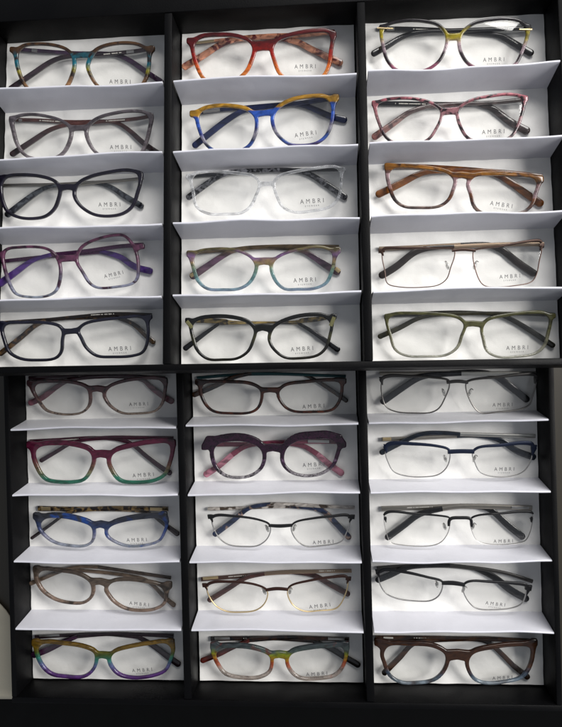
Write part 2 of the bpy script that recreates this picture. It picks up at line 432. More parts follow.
def glasses(case, crop, label, L, R, ends, bridge, decal, temples, kind='acetate', t=(3, 3, 2), mats=None, pads=None, brow=None, rim=.35, th=3.4, gz=18., rimrange=None, inlays=None, sq=.045):
    x0, y0, w = crop; sc = 562. / w
    c2p = lambda p: (x0 + p[0] / sc, y0 + p[1] / sc)
    Lp = smooth_closed(squarer([c2p(p) for p in L], sq)); Rp = smooth_closed(squarer([c2p(p) for p in R], sq))
    el, er = [[(*c2p(p), p[2] / sc) for p in e] for e in ends]
    br = [(*c2p(p), p[2] / sc) for p in bridge]
    bc = np.mean([b[:2] for b in br], 0)
    fr = Frame(case, bc, el[-1][:2], er[-1][:2], gz)
    root = thing('eyeglasses', label, 'eyeglasses', fr.matrix(), 'eyeglasses in the display cases')
    lo = [np.array([fr.loc(*p) for p in Q]) for Q in (Lp, Rp)]
    ally = np.concatenate(lo)[:, 1]; ymin, ymax = ally.min() - 2.5, ally.max() + 3.5
    def mat(key, dflt=None):
        s = mats[key]
        if isinstance(s, dict):
            s = dict(s); return acetate(key, s.pop('stops'), ymin, ymax, **s)
        return s
    if kind == 'acetate':
        xs = np.arange(min(Lp[:, 0].min(), el[-1][0]) - 8, max(Rp[:, 0].max(), er[-1][0]) + 8, .32)
        ys = np.arange(min(Lp[:, 1].min(), Rp[:, 1].min()) - 13, max(Lp[:, 1].max(), Rp[:, 1].max()) + 8, .32)
        X, Y = np.meshgrid(xs, ys); P = np.stack([X.ravel(), Y.ravel()], 1)
        f = None; tt, ts, tb = [q * 1.16 for q in t]
        for Q, side in ((Lp, -1), (Rp, 1)):
            d, nx_, ny = seg_sdf(P, Q[::2])
            wt = np.clip(-ny, 0, 1) ** 1.5; wb = np.clip(ny, 0, 1) ** 1.5; ws = np.clip(1 - wt - wb, 0, 1)
            off = tt * wt + tb * wb + ts * ws
            g = d - off
            f = g if f is None else smin(f, g, 1.4)
        f = smin(f, caps(P, br), 1.8)
        for e in (el, er):
            (ax, ay, ar), (bx, by, brd) = e[-2:]
            sg_ = 1 if ax > bx else -1
            tip = (bx + sg_ * .3 * brd, by + .2 * brd, brd * .95)
            f = smin(f, caps(P, list(e[:-2]) + [(ax, ay, ar * 1.1), tip], 4), 4.0)
        out = contour(f.reshape(X.shape), xs, ys)
        outer = [fr.loc(*p)[:2] for p in out]
        me = fill_mesh('front_frame', [outer, lo[0][:, :2], lo[1][:, :2]], th)
        link('front_frame', me, mat('front'), root)
    else:
        # wire rims, a heavier brow bar, bridge and end pieces
        for Q in lo:
            if rimrange is None:
                mb = MB(); q = Q.copy(); q[:, 2] -= .9
                sweep(mb, q, rim * 1.1, .8, closed=True, rnd=.8); link('rim', mb.mesh('rim'), mat('rim'), root)
        mb = MB()
        for Q, e, sgn in ((lo[0], el, -1), (lo[1], er, 1)):
            d = np.roll(Q, -1, 0) - np.roll(Q, 1, 0); nrm = np.stack([d[:, 1], -d[:, 0]], 1); nrm /= np.linalg.norm(nrm, axis=1)[:, None] + 1e-9
            cen = Q[:, :2].mean(0)
            if ((Q[:, :2] - cen) * nrm).sum() < 0: nrm = -nrm
            up = nrm[:, 1] > (brow[1] if len(brow) > 1 else .35)
            # longest run
            n = len(Q); st = [i for i in range(n) if up[i] and not up[i - 1]]; best = []
            for s0 in st:
                r = []; i = s0
                while up[i % n] and len(r) < n: r.append(i % n); i += 1
                if len(r) > len(best): best = r
            q = Q[best].copy(); hw = np.full(len(q), brow[0] / 2 / sc / F * 590 * 1.15); ta = np.minimum(1, np.minimum(np.arange(len(q)), np.arange(len(q))[::-1]) / 6 + .55)
            fx = np.clip((q[:, 0] * sgn - (q[:, 0] * sgn).min()) / (np.ptp(q[:, 0]) + 1e-6), 0, 1); hw = hw * (.62 + .55 * fx ** 1.5)
            nq = nrm[best]; q[:, :2] += nq * (hw[:, None] * .6); q[:, 2] -= .7
            sweep(mb, q, hw * ta, 1.1, rnd=.7)
            (ax, ay, ar), (tx, ty, tr) = e[0], e[-1]; my = .4 * ay + .6 * ty + .1 * tr; kk = 590 / F
            for path in ([(ax, my, tr * .55), (ax * .5 + tx * .5, my, tr * .8), (tx, my + .1 * tr, tr * .85)],
                         [(ax * .45 + tx * .55, my, tr * .8), (ax * .6 + tx * .4, my + tr * .9, tr * .5), (ax * .8 + tx * .2, my + tr * 2.0, tr * .16)]):
                eps = smooth_open([np.append(fr.loc(p[0], p[1]) + np.array([0, 0, -1.1]), p[2] * kk) for p in path], 5)
                sweep(mb, eps[:, :3], eps[:, 3], 1.3, rnd=.45)
        bp = smooth_open([np.append(fr.loc(p[0], p[1]), p[2] / F * 590) for p in br], 6); bq = bp[:, :3].copy(); bq[:, 2] -= .6
        sweep(mb, bq, bp[:, 3], 1.15, rnd=.7)
        link('brow_bar', mb.mesh('brow_bar'), mat('front'), root)
    # lenses
    for k, (Q, q) in enumerate(((Lp, lo[0]), (Rp, lo[1]))):
        c = q[:, :2].mean(0); grow = .35 if kind == 'acetate' else .05
        out2 = q[:, :2] + (q[:, :2] - c) / np.linalg.norm(q[:, :2] - c, axis=1)[:, None] * grow
        mb = MB(); rings = (1., .66, .33); n = len(out2); vs = []
        for z0, sg in ((-1.0, 1), (-2.6, 1)):
            for r in rings:
                for p in out2:
                    xy = c + (p - c) * r; vs.append((xy[0], xy[1], z0 - WRAP * xy[0] ** 2 + .9 * (1 - r * r)))
            vs.append((c[0], c[1], z0 - WRAP * c[0] ** 2 + .9))
        fs = []; blk = 3 * n + 1
        for b in (0, 1):
            o = b * blk
            for r in range(2):
                for i in range(n): fs.append((o + r * n + i, o + r * n + (i + 1) % n, o + (r + 1) * n + (i + 1) % n, o + (r + 1) * n + i))
            for i in range(n): fs.append((o + 2 * n + i, o + 2 * n + (i + 1) % n, o + 3 * n))
        for i in range(n): fs.append((i, (i + 1) % n, blk + (i + 1) % n, blk + i))
        mb.add(vs, fs); lens = link('lens', mb.mesh('lens', 60), M_LENS, root)
        if k == 1:
            dx, dy, dw = decal[:3]; ang = math.radians(decal[3] if len(decal) > 3 else 0)
            a = fr.loc(*c2p((dx - dw / 2, dy))); b = fr.loc(*c2p((dx + dw / 2, dy))); cen = (a + b) / 2; wd = np.linalg.norm(b - a)
            mb = MB(); ca, sa = math.cos(ang), math.sin(ang)
            rmax = np.linalg.norm(out2 - c, axis=1).mean()
            for (V, Fc), ww, oy, sy in ((T1, wd, 0, 1.15), (T2, wd * .6, -wd * .2, 1.0)):
                pts = []
                for v in V:
                    px, py = v[0] * ww, v[1] * ww * sy + oy
                    X_, Y_ = cen[0] + px * ca - py * sa, cen[1] + px * sa + py * ca
                    rr = min(1, np.hypot(X_ - c[0], Y_ - c[1]) / rmax)
                    pts.append((X_, Y_, -1.0 + .9 * (1 - rr * rr) - WRAP * X_ ** 2 + .35))
                mb.add(pts, Fc)
            link('lens_print', mb.mesh('lens_print'), M_PRINT, lens)
    # temples folded behind the front
    for ti, tp in enumerate(temples):
        pts = tp['p']; zc = tp.get('z', 5.2 if ti == 0 else 2.4); hz = tp.get('th', 1.25)
        def build(pp, name, m, parent, hz=hz):
            Q = smooth_open([(*c2p(p[:2]), min(p[2], 18 + (p[2] - 18) * .5) / 2 / sc) for p in pp])
            P3 = np.array([fr.flat(q[0], q[1], zc) for q in Q]); hw = Q[:, 2] / F * 605
            mb = MB(); sweep(mb, P3, hw, hz, rnd=.55, rend=(1 if (cut is None or name == 'temple_tip') else 0)); return link(name, mb.mesh(name), m, parent), P3, hw
        cut = tp.get('cut')
        m1 = mat(tp.get('m', 'temple'))
        if cut is None:
            to, P3, hw = build(pts, 'temple', m1, root)
        else:
            to, P3, hw = build(pts[:cut + 1], 'temple', m1, root)
            build(pts[cut:], 'temple_tip', mat(tp.get('tm', 'tip')), to, hz + .25)
        h = tp.get('hinge')
        if h:
            a = fr.flat(*c2p(h[0]), zc + hz + .35); b = fr.flat(*c2p(h[1]), zc + hz + .35); mb = MB()
            sweep(mb, np.array([a, a + (b - a) * .5, b]), h[2] / 2 / sc * .92, .5, rnd=.5); link('hinge', mb.mesh('hinge'), h[3] if len(h) > 3 else M_SILVER, to)
        pr = tp.get('print')
        if pr:
            a = fr.flat(*c2p(pr[0]), zc + hz + .12); b = fr.flat(*c2p(pr[1]), zc + hz + .12); mb = MB(); rr = random.Random(len(label) + ti)
            d = (b - a); Ln = np.linalg.norm(d); d = d / Ln; nn = np.array([-d[1], d[0], 0]); s = 0
            while s < Ln:
                l = rr.uniform(.5, 1.1)
                if rr.random() > .16:
                    hgt = rr.uniform(.35, .5)
                    q = [a + d * s - nn * hgt, a + d * (s + l * .75) - nn * hgt, a + d * (s + l * .75) + nn * hgt, a + d * s + nn * hgt]
                    mb.add(q, [(0, 1, 2, 3)])
                s += l
            link('temple_print', mb.mesh('temple_print'), M_PALE, to)
        pl = tp.get('plaque')
        if pl:
            a = fr.flat(*c2p(pl[0]), zc + hz + .1); b = fr.flat(*c2p(pl[1]), zc + hz + .1); mb = MB()
            sweep(mb, np.array([a, (a + b) / 2, b]), pl[2] / 2 / sc * .92, .3, rnd=.5); link('tip_plaque', mb.mesh('tip_plaque'), M_GOLD, to)
    for p in (pads or []):
        px = fr.loc(*c2p(p)) + np.array([0, 0, -3.]); s = -1 if p[0] < bridge[len(bridge) // 2][0] else 1
        mb = MB(); n1, n2 = 10, 7
        vs = []
        for i in range(n2):
            f_ = math.pi * (i + .5) / n2
            for j in range(n1):
                g = 2 * math.pi * j / n1; xx, yy, zz = 1.5 * math.sin(f_) * math.cos(g), 3.6 * math.cos(f_), .9 * math.sin(f_) * math.sin(g)
                aa = math.radians(-16 * s); vs.append((px[0] + xx * math.cos(aa) - yy * math.sin(aa), px[1] + xx * math.sin(aa) + yy * math.cos(aa), px[2] + zz))
        fs = [(i * n1 + j, i * n1 + (j + 1) % n1, (i + 1) * n1 + (j + 1) % n1, (i + 1) * n1 + j) for i in range(n2 - 1) for j in range(n1)] + [tuple(range(n1)), tuple((n2 - 1) * n1 + j for j in range(n1))[::-1]]
        mb.add(vs, fs); pad = link('nose_pad', mb.mesh('nose_pad'), M_PAD, root)
        mb = MB(); a0 = px + np.array([-s * -1.6, 3.4, 2.6]); 
        arm = smooth_open([px + np.array([s * 2.4, 2.8, 2.4]), px + np.array([s * 1.2, 3.9, .6]), px + np.array([s * .3, 2.2, -.6]), px + np.array([0, 0, .2])], 4)
        sweep(mb, arm, .38, .38, rnd=1.)
        sweep(mb, np.array([px + np.array([0, -.9, .9]), px + np.array([0, 0, 1.]), px + np.array([0, .9, .9])]), .7, .3, rnd=.8)
        link('pad_arm', mb.mesh('pad_arm'), M_SILVER, pad)
    for il in (inlays or []):
        a = fr.loc(*c2p(il[0])); b = fr.loc(*c2p(il[1])); a[2] += .15; b[2] += .15; mb = MB()
        sweep(mb, np.array([a, (a + b) / 2, b]), il[2] / 2 / sc * .9, .35, rnd=.6); link('inlay', mb.mesh('inlay'), il[3], root)
    return root

def ac(*stops, **kw): return dict(stops=list(stops), **kw)
def flat(c, a=1., **kw): return dict(stops=[(0, c, a), (1, c, a)], **kw)
BLK = (.010, .010, .012); DGREY = (.045, .045, .05); NAVY = (.012, .014, .04); CLEAR = (.72, .71, .70)
blackmetal = solid('black_metal', (.010, .010, .011), .3, .15); brownmetal = solid('brown_metal', (.05, .03, .024), .35, .6)
greymetal = solid('grey_metal', (.06, .057, .055), .35, .7); navymetal = solid('navy_metal', (.009, .014, .032), .35, .4)
bronze = solid('bronze_metal', (.24, .18, .13), .35, .8); steel = solid('brushed_steel', (.42, .41, .38), .32, 1)
darkbrown = solid('dark_brown_metal', (.028, .011, .008), .3, .25); pewter = solid('pewter_metal', (.27, .25, .22), .35, .9)
blackplastic = solid('black_plastic', BLK, .25, 0, .5, .3)

# ---------------- upper case, left column
glasses('A', (0, 25, 170), 'round eyeglasses with brown brow, teal corners and tan lower rims, top left of the picture',
 [(62,86),(80,71),(120,66),(170,69),(212,82),(233,103),(237,132),(230,162),(214,196),(190,217),(150,224),(110,217),(83,190),(66,152),(58,115)],
 [(304,107),(320,84),(355,69),(410,62),(455,68),(480,85),(485,112),(481,150),(471,180),(452,205),(410,218),(360,214),(325,195),(302,160),(294,132)],
 ([(55,90,10),(36,78,10)],[(486,88,9),(504,74,10)]), [(225,98,11),(262,99,9),(302,96,11)], (396,187,70),
 [dict(p=[(500,78,12),(440,88,12),(330,98,12),(225,104,13),(170,120,15),(110,160,17),(30,214,18)], print=((340,97),(400,91)), hinge=((418,90),(442,87),9)),
  dict(p=[(50,80,12),(130,86,12),(250,94,12),(370,96,13),(430,118,16),(490,160,17),(540,192,17)], hinge=((105,83),(122,85),10), m='t2')],
 t=(2.6,3.2,2.6), sq=.01, mats=dict(front=ac((0,(.30,.16,.09),.75),(.22,(.34,.19,.10),.8),(.36,(.10,.06,.04),.9),(.45,(.32,.28,.04),.85),(.58,(.02,.16,.22),.9),(.72,(.03,.12,.16),.9),(.80,(.06,.03,.015),1),(1,(.11,.055,.025),.97),warp=.1,tort=(160,(.03,.015,.012),.6,.06,1)),
  temple=flat((.045,.025,.035),.95), t2=flat((.07,.03,.08),.95)))
glasses('A', (0, 95, 170), 'translucent grey cat-eye eyeglasses with burgundy brown temples, just under the round brown ones',
 [(47,90),(60,76),(100,69),(150,74),(195,89),(221,108),(226,128),(217,158),(199,186),(170,203),(122,205),(86,192),(62,160),(50,122)],
 [(290,120),(300,100),(330,79),(380,63),(430,58),(472,63),(487,79),(485,110),(475,150),(458,185),(420,203),(370,203),(325,186),(301,156)],
 ([(46,88,9),(33,75,8)],[(488,78,9),(500,64,8)]), [(222,108,10),(258,108,9),(292,106,10)], (398,172,70),
 [dict(p=[(498,70,11),(440,80,11),(300,92,11),(225,98,12),(165,115,14),(110,150,17),(34,200,20)], print=((350,86),(410,82))),
  dict(p=[(48,82,12),(130,84,12),(250,90,12),(370,88,12),(425,115,14),(475,160,17),(530,198,19)], print=((130,84),(200,88)), hinge=((62,83),(72,84),8))],
 t=(2.5,3.2,2.5), sq=.038, mats=dict(front=ac((0,(.34,.30,.32),.6),(.5,(.19,.165,.18),.72),(.8,(.11,.095,.11),.85),(1,(.17,.15,.165),.8),warp=.1,streak=3),
  temple=ac((0,(.05,.035,.04),.95),(.55,(.06,.035,.04),.95),(.8,(.12,.05,.045),.97),(1,(.12,.05,.045),1))))
glasses('A', (0, 160, 170), 'glossy dark navy oval eyeglasses with silver bars and mottled tips, third in the left column',
 [(9,80),(22,62),(70,55),(130,60),(174,76),(188,97),(185,126),(170,156),(145,178),(110,187),(65,183),(30,165),(13,135),(7,100)],
 [(249,107),(262,82),(300,61),(360,45),(415,40),(446,48),(453,70),(446,110),(430,146),(400,170),(350,180),(310,172),(275,150),(255,127)],
 ([(8,68,9),(2,56,9)],[(455,55,9),(464,44,10)]), [(188,92,11),(220,88,10),(252,90,11)], (361,147,72),
 [dict(p=[(474,60,9),(400,68,9),(300,75,10),(200,84,11),(150,92,13),(100,122,18),(18,186,24)], cut=3, m='bar'),
  dict(p=[(5,84,9),(100,82,9),(200,80,9),(310,74,11),(365,88,14),(410,118,18),(474,156,22)], cut=3, m='bar')],
 t=(2.9,3.0,2.7), sq=.038, mats=dict(front=ac((0,(.02,.016,.03),1),(1,(.012,.010,.022),1)), bar=pewter,
  tip=flat((.10,.11,.13),.95,tort=(220,(.012,.012,.02),.5,.05,1))))
glasses('A', (0, 225, 170), 'hexagonal eyeglasses fading from magenta to pale blue, with violet temple tips',
 [(12,108),(20,86),(65,78),(128,78),(160,88),(182,112),(192,142),(190,180),(178,214),(150,230),(100,234),(56,225),(40,205),(22,160)],
 [(259,98),(275,73),(320,51),(380,38),(408,41),(430,65),(446,102),(450,140),(446,175),(430,190),(380,200),(325,203),(300,190),(275,152),(257,122)],
 ([(10,100,7),(-4,96,8)],[(447,74,8),(470,68,10)]), [(190,112,11),(224,110,11),(258,108,11)], (375,163,64,10),
 [dict(p=[(474,67,16),(400,70,13),(270,88,12),(170,98,13),(110,116,14),(60,150,22),(-8,200,30)], cut=3, m='bar'),
  dict(p=[(8,120,12),(100,110,12),(200,100,12),(330,88,14),(395,104,18),(445,138,22),(505,154,26)], cut=3, m='bar')],
 t=(2.4,2.6,2.2), sq=.01, mats=dict(front=ac((0,(.34,.38,.44),.8),(.22,(.30,.30,.42),.75),(.38,(.16,.12,.18),.85),(.55,(.17,.065,.12),.9),(1,(.16,.06,.11),.93),tort=(120,(.05,.02,.04),.56,.06,.95)),
  bar=solid('plum_metal',(.055,.015,.05),.25,.3), tip=flat((.11,.05,.26),.9)))
glasses('A', (0, 295, 170), 'dark navy rectangular eyeglasses with tortoiseshell temples, below the hexagonal pair',
 [(13,115),(26,101),(80,97),(140,98),(185,108),(198,123),(198,150),(192,185),(175,203),(120,210),(70,205),(35,185),(17,148)],
 [(264,120),(283,102),(330,90),(400,82),(452,78),(472,88),(480,116),(476,160),(462,184),(430,195),(370,200),(322,195),(290,170),(272,142)],
 ([(12,106,8),(-2,92,9)],[(476,84,9),(496,70,9)]), [(196,122,11),(232,120,9),(266,116,11)], (395,177,74),
 [dict(p=[(502,67,13),(380,62,12),(260,72,12),(165,82,13),(120,98,15),(70,140,16),(-4,198,18)], print=((300,66),(380,62)), m='bar', cut=3),
  dict(p=[(-4,92,11),(120,84,11),(250,76,11),(380,72,12),(440,95,14),(480,132,15),(512,160,16)], print=((155,82),(220,77)), m='bar', cut=3)],
 t=(2.7,2.6,2.5), mats=dict(front=ac((0,(.012,.012,.024),1),(1,(.014,.014,.03),1)), bar=flat((.03,.02,.016),1,tort=(140,(.16,.09,.04),.6,.05,1)),
  tip=flat((.17,.10,.05),.95,tort=(170,(.02,.012,.01),.48,.06,1))))

# ---------------- upper case, middle column
glasses('A', (175, 15, 170), 'cherry red eyeglasses fading to orange, with speckled pink tortoise temples',
 [(66,108),(72,90),(90,77),(140,70),(200,75),(241,92),(252,112),(245,148),(226,182),(190,210),(140,215),(103,205),(80,165)],
 [(328,108),(345,86),(395,68),(460,58),(500,60),(510,80),(507,120),(501,160),(482,195),(430,211),(390,208),(356,190),(336,148)],
 ([(62,92,12),(44,82,11)],[(512,70,12),(526,60,11)]), [(248,104,17),(288,100,15),(328,98,17)], (430,170,70),
 [dict(p=[(528,56,14),(430,66,14),(330,70,16),(215,78,16),(150,98,20),(100,130,24),(24,176,28)], m='tp'),
  dict(p=[(55,95,8),(140,84,8),(220,78,12),(330,76,14),(400,88,20),(460,118,22),(554,162,26)], m='tp', hinge=((70,92),(130,85),8,M_GOLD))],
 t=(3.4,3.6,2.6), sq=.038, mats=dict(front=ac((0,(.85,.40,.14),.6),(.28,(.75,.20,.06),.75),(.5,(.42,.03,.02),.9),(.75,(.11,.006,.010),.97),(1,(.10,.006,.010),1)),
  tp=flat((.62,.30,.20),.92,tort=(130,(.16,.03,.03),.53,.05,.95))))
glasses('A', (185, 80, 170), 'round bright blue eyeglasses with a mustard brow',
 [(46,120),(60,101),(110,90),(165,92),(205,102),(226,122),(230,152),(222,186),(205,213),(170,230),(112,232),(78,212),(55,168)],
 [(296,118),(315,91),(360,68),(420,58),(462,60),(480,80),(482,115),(475,150),(460,181),(430,203),(380,210),(346,205),(315,180),(298,150)],
 ([(46,112,12),(22,108,12)],[(484,70,12),(502,54,12)]), [(224,112,12),(262,108,9),(300,104,12)], (398,178,72,3),
 [dict(p=[(500,58,16),(400,74,14),(300,86,14),(205,98,15),(150,125,20),(90,170,22),(26,222,24)]),
  dict(p=[(40,108,13),(150,96,12),(260,86,13),(370,80,15),(430,98,18),(480,120,22),(536,134,24)], hinge=((60,106),(115,99),9), print=((320,84),(385,80)))],
 t=(3.4,3.3,2.6), sq=.01, mats=dict(front=ac((0,(.12,.05,.10),.9),(.12,(.06,.12,.42),.9),(.22,(.02,.03,.08),.95),(.34,(.35,.33,.40),.8),(.44,(.04,.05,.22),.95),(.6,(.05,.12,.50),.95),(.775,(.04,.10,.42),1),(.80,(.36,.20,.04),1),(1,(.40,.22,.05),1),warp=.05),
  temple=flat((.02,.028,.09),1)))
glasses('A', (180, 155, 170), 'crystal clear rectangular eyeglasses with black speckled temple tips',
 [(44,84),(55,66),(110,60),(190,65),(240,76),(255,96),(245,132),(225,166),(198,185),(150,190),(95,187),(60,165),(48,122)],
 [(317,98),(330,76),(380,60),(450,48),(510,45),(523,58),(526,90),(516,140),(490,165),(440,178),(380,182),(345,165),(326,132)],
 ([(44,78,8),(24,68,8)],[(522,56,8),(543,44,8)]), [(252,96,8),(286,94,7),(318,94,8)], (436,152,78,2),
 [dict(p=[(540,48,10),(440,50,11),(330,50,13),(190,54,15),(130,70,16),(80,102,20),(22,145,22)], cut=2, m='bar'),
  dict(p=[(36,72,10),(150,60,12),(250,52,13),(360,50,15),(425,62,16),(480,95,20),(552,144,22)], cut=2, m='bar', print=((200,55),(240,52)))],
 t=(2.5,2.6,2.3), sq=.038, mats=dict(front=ac((0,(.84,.85,.87),.20),(.75,(.84,.85,.87),.22),(1,(.80,.81,.83),.34),rough=.05), bar=flat((.03,.03,.035),1),
  tip=flat((.20,.20,.22),.95,tort=(330,(.015,.015,.018),.5,.05,1))))
glasses('A', (180, 230, 170), 'translucent sage grey cat-eye eyeglasses with a beige bridge and gold plaques on the tips',
 [(48,98),(60,79),(120,68),(180,72),(225,92),(244,115),(240,142),(220,171),(190,188),(140,192),(95,188),(68,166),(52,132)],
 [(307,126),(315,105),(350,83),(410,66),(460,62),(496,76),(501,102),(492,142),(475,171),(440,187),(390,190),(350,188),(325,166)],
 ([(48,90,12),(28,76,12)],[(502,80,12),(524,64,12)]), [(242,106,14),(276,102,12),(310,104,14)], (412,165,74,2),
 [dict(p=[(526,56,13),(400,54,13),(280,56,13),(190,64,15),(140,86,18),(90,120,24),(34,158,30)], m='tp', plaque=((34,152),(48,144),12)),
  dict(p=[(34,76,13),(150,66,12),(280,58,13),(390,64,15),(440,88,18),(490,122,24),(530,142,30)], m='tp', plaque=((514,126),(528,138),12))],
 t=(2.6,3.2,2.6), sq=.038, mats=dict(front=ac((0,(.28,.34,.46),.55),(.3,(.24,.42,.44),.5),(.5,(.24,.34,.26),.65),(.62,(.38,.28,.15),.75),(.76,(.30,.18,.36),.75),(.9,(.16,.13,.07),.88),(1,(.17,.15,.08),.9),warp=.16),
  tp=ac((0,(.13,.10,.10),.9),(.45,(.17,.11,.14),.85),(.75,(.22,.12,.20),.85),(.9,(.14,.10,.06),.95),(1,(.14,.10,.06),.95))))
glasses('A', (180, 300, 170), 'glossy black cat-eye eyeglasses with olive corners, bottom middle of the upper case',
 [(44,88),(60,71),(120,61),(180,66),(220,79),(241,102),(236,132),(218,166),(185,188),(140,193),(95,190),(65,166),(48,128)],
 [(301,118),(318,91),(370,66),(430,56),(475,60),(493,80),(490,116),(475,156),(450,178),(400,188),(350,185),(318,161),(303,138)],
 ([(44,80,10),(22,66,10)],[(494,68,10),(512,52,10)]), [(236,98,13),(272,90,11),(304,96,13)], (403,161,74,2),
 [dict(p=[(508,56,6),(460,62,15),(400,68,15),(372,72,6),(130,78,9),(92,104,12),(12,164,18)], m='bar', cut=4),
  dict(p=[(40,72,6),(90,68,15),(150,70,15),(180,72,6),(390,76,9),(450,112,13),(528,168,18)], m='bar', cut=4)],
 t=(3.5,2.9,2.3), sq=.03, mats=dict(front=ac((0,(.02,.018,.012),1),(.3,(.012,.012,.012),1),(.5,(.06,.058,.03),.95),(.62,(.014,.014,.012),1),(1,(.008,.008,.008),1),warp=.03),
  bar=flat((.06,.05,.04),1,tort=(120,(.36,.27,.12),.5,.05,1)), tip=flat(BLK,1)),
 inlays=[((22,70),(40,92),12,solid('olive_acetate',(.11,.105,.05),.2)),((510,56),(498,86),12,solid('olive_acetate',(.11,.105,.05),.2))])

# ---------------- upper case, right column
glasses('A', (365, 5, 180), 'black browed eyeglasses with yellow bridge corners and pink lower rims, top right of the picture',
 [(60,88),(75,66),(120,53),(180,53),(225,66),(248,92),(250,117),(240,147),(222,173),(190,195),(140,205),(103,195),(77,167),(63,125)],
 [(301,112),(312,87),(345,61),(400,48),(455,48),(490,61),(501,86),(495,121),(481,151),(463,180),(420,195),(372,195),(332,178),(309,147)],
 ([(60,78,8),(50,66,8)],[(502,76,9),(514,66,9)]), [(246,98,11),(276,98,10),(303,96,11)], (402,170,66,3),
 [dict(p=[(512,72,12),(400,76,12),(290,80,12),(180,84,13),(120,98,15),(70,128,18),(20,156,20)]),
  dict(p=[(42,74,12),(150,76,14),(280,82,13),(400,92,13),(440,104,16),(490,134,19),(526,154,20)], print=((150,75),(210,77)), hinge=((68,74),(92,74),9))],
 t=(2.5,3.0,2.4), sq=.035, mats=dict(front=ac((0,(.30,.10,.15),.85),(.12,(.42,.14,.22),.8),(.22,(.04,.03,.035),1),(.34,(.05,.03,.04),.95),(.42,(.50,.40,.44),.6),(.52,(.55,.42,.46),.55),(.62,(.42,.34,.05),.85),(.74,(.33,.27,.05),.9),(.82,(.018,.015,.018),1),(1,(.02,.014,.018),1),warp=.06),
  temple=flat((.022,.020,.022),1)), inlays=[((38,72),(88,74),4,M_GOLD),((482,76),(522,77),4,M_GOLD)])
glasses('A', (365, 75, 170), 'pink and charcoal mottled cat-eye eyeglasses in the upper case',
 [(43,110),(54,92),(110,81),(170,83),(215,96),(246,117),(246,142),(231,172),(207,205),(170,222),(112,222),(77,201),(52,155)],
 [(313,128),(325,106),(360,86),(420,72),(475,68),(512,76),(519,97),(513,132),(500,166),(476,200),(430,215),(382,215),(346,201),(321,162)],
 ([(42,100,10),(28,90,9)],[(520,82,11),(534,74,10)]), [(243,120,13),(280,118,11),(314,116,13)], (424,187,74,2),
 [dict(p=[(524,82,12),(420,92,12),(310,96,12),(205,104,14),(145,124,16),(95,160,20),(24,210,28)], m='tp', cut=3, tm='tp'),
  dict(p=[(40,94,14),(150,95,14),(300,97,13),(370,94,15),(425,112,18),(475,152,24),(544,190,32)], m='bar', cut=3, tm='t2', print=((100,94),(200,96)))],
 t=(2.4,2.7,2.4), sq=.03, mats=dict(front=ac((0,(.36,.20,.22),.75),(.5,(.48,.28,.30),.65),(1,(.58,.18,.22),.8),tort=(170,(.045,.03,.035),.53,.05,.97)),
  bar=flat((.02,.018,.02),1), t2=flat((.13,.10,.10),.9,tort=(160,(.06,.05,.05),.5,.08,.95)), tp=ac((0,(.50,.18,.18),.8),(.35,(.42,.22,.20),.75),(.7,(.25,.20,.19),.8),(1,(.10,.08,.08),.95),tort=(160,(.15,.10,.10),.55,.05,.9))))
glasses('A', (372, 145, 180), 'amber brown eyeglasses with a pale pink bridge and caramel temples',
 [(59,94),(70,77),(120,73),(190,81),(235,93),(252,110),(248,137),(232,166),(205,185),(150,190),(105,185),(80,166),(62,128)],
 [(311,122),(325,103),(380,96),(450,99),(500,106),(511,122),(506,152),(493,182),(470,202),(420,212),(362,210),(331,191),(316,152)],
 ([(58,74,13),(46,64,12)],[(512,112,12),(530,104,12)]), [(246,96,12),(282,92,10),(314,98,12)], (404,186,70,-3),
 [dict(p=[(532,100,16),(440,88,14),(320,80,14),(190,82,15),(140,94,18),(95,118,22),(12,158,26)]),
  dict(p=[(46,66,17),(160,68,14),(290,76,14),(380,88,16),(440,122,20),(490,158,24),(534,188,28)], hinge=((95,66),(120,67),10,M_GOLD))],
 t=(3.8,3.4,2.5), mats=dict(front=ac((0,(.05,.035,.035),.95),(.12,(.34,.24,.2),.8),(.22,(.05,.04,.045),.95),(.4,(.20,.08,.04),.9),(.55,(.46,.33,.35),.72),(.68,(.42,.28,.30),.8),(.78,(.13,.05,.02),.95),(.9,(.36,.16,.04),.88),(1,(.20,.075,.02),.95),warp=.16,streak=3,tort=(110,(.05,.018,.012),.62,.07,.96)),
  temple=flat((.27,.105,.035),.95,tort=(90,(.15,.05,.02),.55,.12,1),streak=3)))
glasses('A', (374, 225, 180), 'thin brown metal rectangular eyeglasses with dark brown temple tips, in the upper case',
 [(30,94),(36,80),(100,76),(200,76),(246,80),(248,98),(240,132),(225,166),(200,185),(150,194),(80,191),(46,180),(35,142)],
 [(315,84),(330,78),(400,68),(480,56),(516,56),(521,72),(516,112),(506,152),(490,175),(440,188),(382,192),(346,185),(325,152)],
 ([(34,84,5),(24,80,7),(14,76,8)],[(518,64,6),(526,62,8),(532,62,8)]), [(244,80,4),(280,76,4.5),(318,80,4)], (424,160,64,2),
 [dict(p=[(530,60,13),(440,60,12),(360,62,12),(250,68,12),(180,72,14),(125,86,20),(70,130,24),(16,162,26)], cut=3, m='bar'),
  dict(p=[(16,74,12),(120,70,12),(270,62,12),(350,62,17),(400,78,20),(450,118,24),(506,156,26)], cut=2, m='bar', print=((110,71),(210,66)))],
 kind='metal', brow=(7,.5), rim=.42, pads=[(231,126),(318,126)], mats=dict(front=brownmetal, rim=solid('rose_brown_metal',(.16,.11,.095),.35,.8), bar=bronze, tip=flat((.03,.022,.02),1)))
